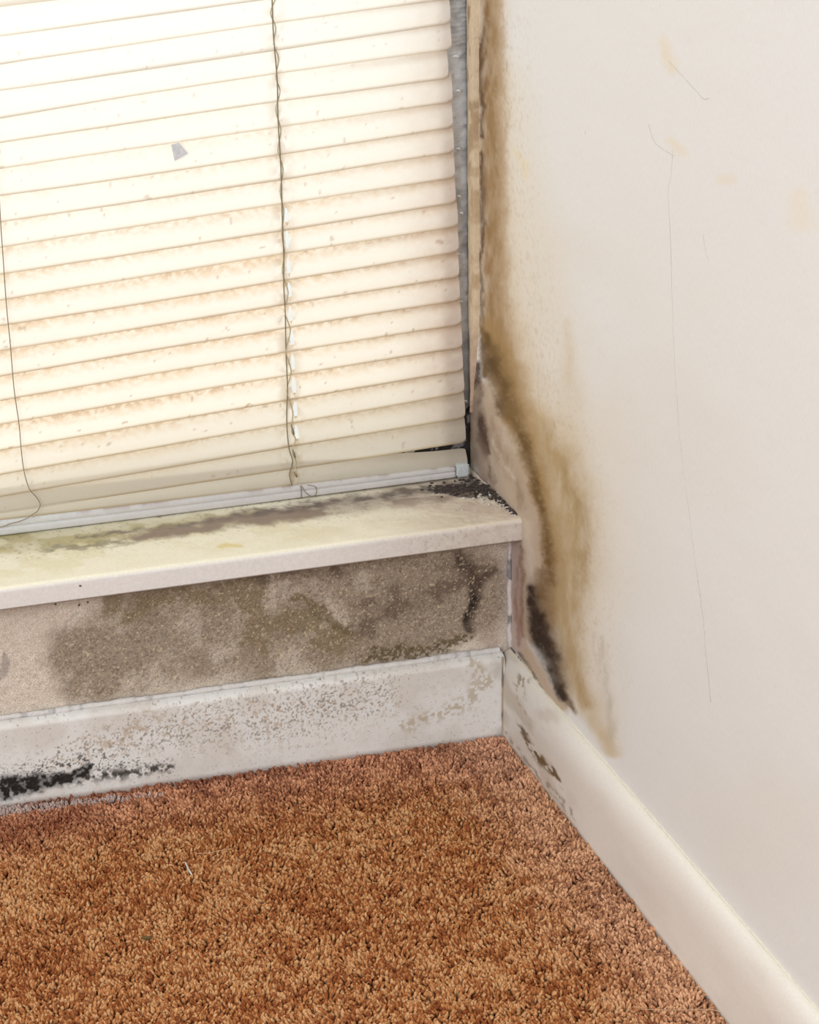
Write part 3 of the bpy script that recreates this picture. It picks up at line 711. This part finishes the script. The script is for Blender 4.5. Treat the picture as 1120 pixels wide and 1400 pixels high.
for i, (a, b, c) in enumerate(slats):
    vis = ns_-21 <= i
    xa, xb_, xc = a[0], b[0], c[0]
    co = np.polyfit([xa, xb_, xc], [a[2], b[2], c[2]], 2)
    slope_a = 2*co[0]*xa+co[1]
    def zbot(X, co=co, xa=xa, sl=slope_a, za=a[2]):
        return np.where(X < xa, za+sl*(X-xa)*0.5, np.polyval(co, X))
    rr = 0.0065
    if vis: us = np.concatenate([fine(XLB, -0.42, -0.1575, -0.1575, 0.0016, 0.08), np.arange(-0.1570, -0.1465, 0.0005), fine(-0.1455, -0.1455, xc-rr, xc-rr, 0.0016), xc-rr+rr*np.sin(np.linspace(0, 1, 9)[1:]*math.pi/2)])
    else: us = np.concatenate([np.linspace(XLB, xc-rr, 12), xc-rr+rr*np.sin(np.linspace(0, 1, 6)[1:]*math.pi/2)])
    nv = 19 if vis else 5
    vs = np.linspace(0, 1, nv)
    depth = i-(ns_-21)                    # 0 top visible .. 20 last
    last = i == ns_-1
    phase = i*7.3
    def pos(U, V, zbot=zbot, xc=xc, i=i, last=last, depth=depth):
        cut = np.clip(U-(xc-rr), 0, rr)
        s0 = (rr-np.sqrt(np.maximum(rr*rr-cut*cut, 0)))/SW*0.55
        s = s0+(1-s0*1.6)*V
        wv = (fbm(U, U*0+i, 0.09, 5+i, 3)-0.5)*0.0010
        z = zbot(U)+wv+s*SW*0.97
        y = YB+s*0.0052-0.0018*4*s*(1-s)+(fbm(U, V*0.0+i*3, 0.12, 9, 2)-0.5)*0.0016
        if last:
            g = ss(-0.17, -0.02, U); z = zbot(U)+wv*0.3+s*SW*(0.97-0.43*g); y = YB-0.003*g+s*(0.0052+0.002*g)-0.0018*4*s*(1-s)
        return U, y, z
    def col(U, V, i=i, depth=depth, xc=xc):
        s = V; A = U; B = s*SW+i*0.37
        d = np.clip(depth/20.0, 0, 1)
        n = fbm(A, B, 0.006, 401+i, 4); st = fbm(A*0.8+s*0.014, B*1.0, 0.0026, 431+i, 4, 0.6); sp = fbm(A, B, 0.0042, 461+i, 2)
        big = fbm(A, i*0.02+0*A, 0.10, 477, 3)
        c = np.broadcast_to(lin((253, 252, 248)), U.shape+(3,)).copy()
        c = mix(c, (252, 245, 231), np.full(U.shape, 0.1+0.7*d))
        up = ss(0.42, 0.84, s)
        right = ss(-0.16, 0.0, A)
        c = mix(c, (232, 200, 160), np.clip(ss(0.30, 0.86, s)*(0.06+0.95*ss(0.1, 0.7, d)*(0.2+1.2*big))*(0.25+0.9*ss(0.15, 0.85, st)), 0, 0.62))
        c = mix(c, (190, 156, 122), np.clip(ss(0.62, 0.88, s)*ss(0.42, 0.75, st)*(0.08+0.85*ss(0.25, 0.8, d)), 0, 0.5))
        c = mix(c, (214, 190, 174), np.clip(ss(-0.075, -0.012, A)*(0.25+0.5*d)*(0.5+0.8*n), 0, 0.65))  # right ends pinker and darker, the window frame's shade put into the colour
        c = mix(c, (190, 165, 142), np.clip(ss(0.55, 0.8, s)*right*(0.35+0.4*d), 0, 0.55))
        c = mix(c, (170, 132, 98), ss(0.84, 0.90, sp)*(0.3+0.6*d)*0.7)
        c = mix(c, (200, 192, 176), np.full(U.shape, 1.0)*max(0, (depth-16)/4.0)*0.85)  # lowest slats greyed: shade of the frame behind, painted in
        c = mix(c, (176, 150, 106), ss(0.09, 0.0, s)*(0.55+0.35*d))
        cx_ = cord_x(0.4)
        c = mix(c, (176, 146, 104), ss(0.014, 0.0, np.abs(A-cx_))*ss(0.4, 0.62, n)*(0.15+0.4*d))
        return c
    o = grid('slat', us, vs, pos, col, M_slat)
    if vis and depth >= 9 and depth <= 18:   # open route hole for the lift cord
        me = o.data; bm = bmesh.new(); bm.from_mesh(me)
        zc = float(zbot(np.array(cord_x(a[2]))))
        hx = float(cord_x(zc))+0.0030
        dead = [f for f in bm.faces if ((f.calc_center_median().x-hx)/0.0016)**2+((f.calc_center_median().z-zc-0.0105)/0.0070)**2 < 1]
        bmesh.ops.delete(bm, geom=dead, context='FACES'); bm.to_mesh(me); bm.free()
    child(o, blind)

# bottom rail: channel section with a ridge, and its end cap
RA = np.array([-0.399, 0.0800, 0.1958]); 
def rail_z(x): return np.interp(x, [-0.40, -0.28, -0.158, -0.0095], [0.1962, 0.1962, 0.1964, 0.1975])
def rail_y(x): return np.interp(x, [-0.40, -0.28, -0.158, -0.0095], [0.0795, 0.0775, 0.0765, 0.0738])
rp_ = [(0.0085, 0.0), (0.0, 0.0), (-0.0006, 0.0008), (-0.0006, 0.0048), (0.0002, 0.0055), (0.0002, 0.0065), (-0.0004, 0.0072), (0.0, 0.0102), (0.0015, 0.0112), (0.0085, 0.0112)]
def hgt(x): return np.interp(x, [-0.40, -0.158, -0.0095], [1.08, 0.93, 0.80])
def rail_pos(U, V):
    RP = np.array(rp_); y = np.interp(V, np.arange(len(RP)), RP[:, 0]); z = np.interp(V, np.arange(len(RP)), RP[:, 1])
    return U, rail_y(U)+y, rail_z(U)+z*hgt(U)
def rail_col(U, V):
    c = np.broadcast_to(lin((200, 201, 201)), U.shape+(3,)).copy()
    n = fbm(U, V*0.001, 0.008, 5, 4)
    c = mix(c, (190, 178, 178), ss(-0.40, -0.25, U)*0.3)
    c = mix(c, (150, 130, 122), ss(0.5, 0.65, n)*ss(5.5, 9, V)*0.6)
    c = mix(c, (120, 112, 104), ss(0.55, 0.7, n)*ss(1.4, 0.5, V)*0.6)
    return c
child(grid('bottom_rail', fine(XLB, -0.41, -0.021, -0.021, 0.002, 0.08), np.linspace(0, 9, 28), rail_pos, rail_col, M_rail, back=(0, 0.0003, 0), flip=True), blind)
p = (-0.0160, float(rail_y(-0.012)), float(rail_z(-0.012)))
child(bevel_box('end_cap', (-0.0205, p[1]-0.0012, p[2]-0.0004), (-0.0095, p[1]+0.0105, p[2]+0.0108), M_cap, bev=0.0014), blind)
child(bevel_box('head_rail', (XLB, YB-0.012, 1.300), (-0.021, YB+0.018, 1.345), M_rail, bev=0.002), blind)

# cords
def cpath(pts, y): return spline([at(px, py, 1, y) for px, py in pts], 5)
yc = YB-0.0030
top = [at(372, 0, 1, yc)+np.array([-0.001, 0, 0.70])]
P = top+cpath([(372, 0), (374, 50), (379, 110), (380, 160), (384, 230), (386, 300), (388, 350), (388, 390), (390, 430), (391, 480), (393, 530), (392, 575), (395, 612), (400, 630), (396, 648), (399, 664)], yc)
child(tube('ladder_cord', P, 0.00055, M_cord_dark, None, 5), blind)
# second strand weaving in and out of the slats
Q = []
for k, (px, py) in enumerate([(376, 0), (370, 18), (377, 38), (374, 60), (381, 80), (377, 105), (383, 125), (377, 150), (384, 178), (380, 205), (387, 232), (383, 262), (388, 290), (385, 320), (389, 345), (386, 372), (394, 400), (389, 425), (397, 452), (391, 480), (398, 508), (392, 535), (400, 562), (399, 590), (404, 600), (400, 618), (405, 632), (403, 645), (406, 652)]):
    Q.append(at(px, py, 1, YB-0.0034 if k % 2 else YB+0.0000))
child(tube('lift_cord', [at(376, 0, 1, yc)+np.array([-0.001, 0, 0.70])]+spline(Q, 4), 0.0005, M_cord, None, 5), blind)
P = [at(-4, 200, 1, yc)+np.array([-0.002, 0, 0.78])]+cpath([(-4, 200), (0, 290), (4, 350), (9, 420), (14, 470), (19, 530), (26, 580), (29, 615), (33, 645), (40, 668), (50, 680), (55, 690), (51, 699), (45, 703), (38, 708), (26, 713), (14, 716), (4, 720), (-12, 722)], YB-0.0052)
child(tube('ladder_cord', P, 0.00042, M_cord_dark, None, 5), blind)
# wire staple and loop over the rail
child(tube('cord_staple', [at(411, 664, 1, 0.0752), at(412, 672, 1, 0.0748), at(412, 681, 1, 0.0748)], 0.00035, M_cord_dark, None, 5), blind)
child(tube('cord_loop', cpath([(412, 664), (417, 672), (424, 678), (431, 677), (433, 670), (430, 665), (420, 663)], 0.0748), 0.00032, M_cord_dark, None, 5), blind)
for px, y0_, y1_ in ((400, 580, 594), (402, 614, 626), (404, 645, 652)):
    child(tube('cord_knot', [at(px-2, y0_, 1, YB-0.0036), at(px, (y0_+y1_)/2, 1, YB-0.0042), at(px+2, y1_, 1, YB-0.0036)], [0.0004, 0.0009, 0.0006], M_cord_dark, None, 5), blind)

# little grey torn chip stuck on a slat
pts = [(234, 198), (245, 195), (257, 210), (239, 220)]
V = [at(x, y, 1, YB-0.0030) for x, y in pts]; V += [v+np.array([0, 0.0006, 0]) for v in V]
ch = mesh_obj('paper_chip', V, [(3, 2, 1, 0), (4, 5, 6, 7), (0, 1, 5, 4), (1, 2, 6, 5), (2, 3, 7, 6), (3, 0, 4, 7)], mat_plain('chip_grey', (206, 208, 212), 0.6), smooth=False)
tag(ch, 'small grey torn triangle of paper stuck on an upper blind slat', 'paper scrap')

# ================================================================== mould crumbs in the sill corner
def crumbs(name, n, region, zf, rlo, rhi, mat, label, cat, seed):
    rng = np.random.default_rng(seed); bm = bmesh.new()
    for k in range(n):
        t = rng.uniform(0, len(region)-1.001); j = int(t); f = t-j
        a, b = region[j], region[j+1]
        px, py, sd = [a[q]+(b[q]-a[q])*f for q in range(3)]
        p = at(px+rng.normal(0, sd), py+rng.normal(0, sd*0.55), 2, zf)
        if p[0] > -0.0012 or p[1] > 0.097: continue
        r = rlo+(rhi-rlo)*rng.uniform(0, 1)**2.5
        g = bmesh.ops.create_icosphere(bm, subdivisions=1, radius=r)
        for v in g['verts']:
            v.co = Vector((v.co.x*rng.uniform(.8, 1.5), v.co.y*rng.uniform(.8, 1.4), v.co.z*rng.uniform(.5, .9)))+Vector((p[0], p[1], zf+r*0.25))
    me = bpy.data.meshes.new(name); bm.to_mesh(me); bm.free(); me.materials.append(mat)
    o = bpy.data.objects.new(name, me); COL.objects.link(o); tag(o, label, cat, kind='stuff'); return o
crumbs('mould_crumbs', 1100, [(590, 668, 5), (630, 668, 8), (655, 662, 8), (680, 680, 5), (700, 696, 4), (712, 704, 2)], ZS, 0.0003, 0.0016, M_crumb, 'black mould crumbs heaped in the right corner of the window board', 'mould', 5)
crumbs('plaster_crumbs', 130, [(640, 690, 14), (665, 680, 8), (690, 692, 6), (708, 704, 4)], ZS, 0.0003, 0.0015, M_crumb_l, 'pale plaster crumbs scattered along the window board end', 'debris', 6)

# ================================================================== bits on the carpet
zt_ = 0.0012
o = tube('pale_hair', spline([at(268, 1167, 2, zt_), at(285, 1166, 2, zt_+0.0006), at(300, 1163, 2, zt_), at(318, 1160, 2, zt_)], 5), 0.00025, M_hair, None, 4)
tag(o, 'long pale hair lying on the carpet near the window wall', 'hair')
o = tube('lint_fibre', spline([at(253, 1178, 2, zt_), at(257, 1187, 2, zt_+0.001), at(263, 1197, 2, zt_)], 5), [0.0003]+[0.0007]*9+[0.0003], M_lint, None, 5)
tag(o, 'small white lint fibre on the carpet, below the pale hair', 'lint')
o = tube('brown_crumb', [at(193+3*q, 1282, 2, zt_) for q in range(6)], [0.0004, 0.0012, 0.0016, 0.0012, 0.0014, 0.0005], mat_plain('crumb_olive', (96, 78, 40), 0.9), None, 6)
tag(o, 'small dark olive crumb on the carpet at the lower left', 'crumb')
o = tube('bent_hair', spline([at(880, 1380, 2, zt_), at(920, 1381, 2, zt_), at(965, 1380, 2, zt_), at(985, 1383, 2, zt_), at(994, 1392, 2, zt_)], 5), 0.00025, M_hair, None, 4)
tag(o, 'long bent hair on the carpet beside the right skirting', 'hair')
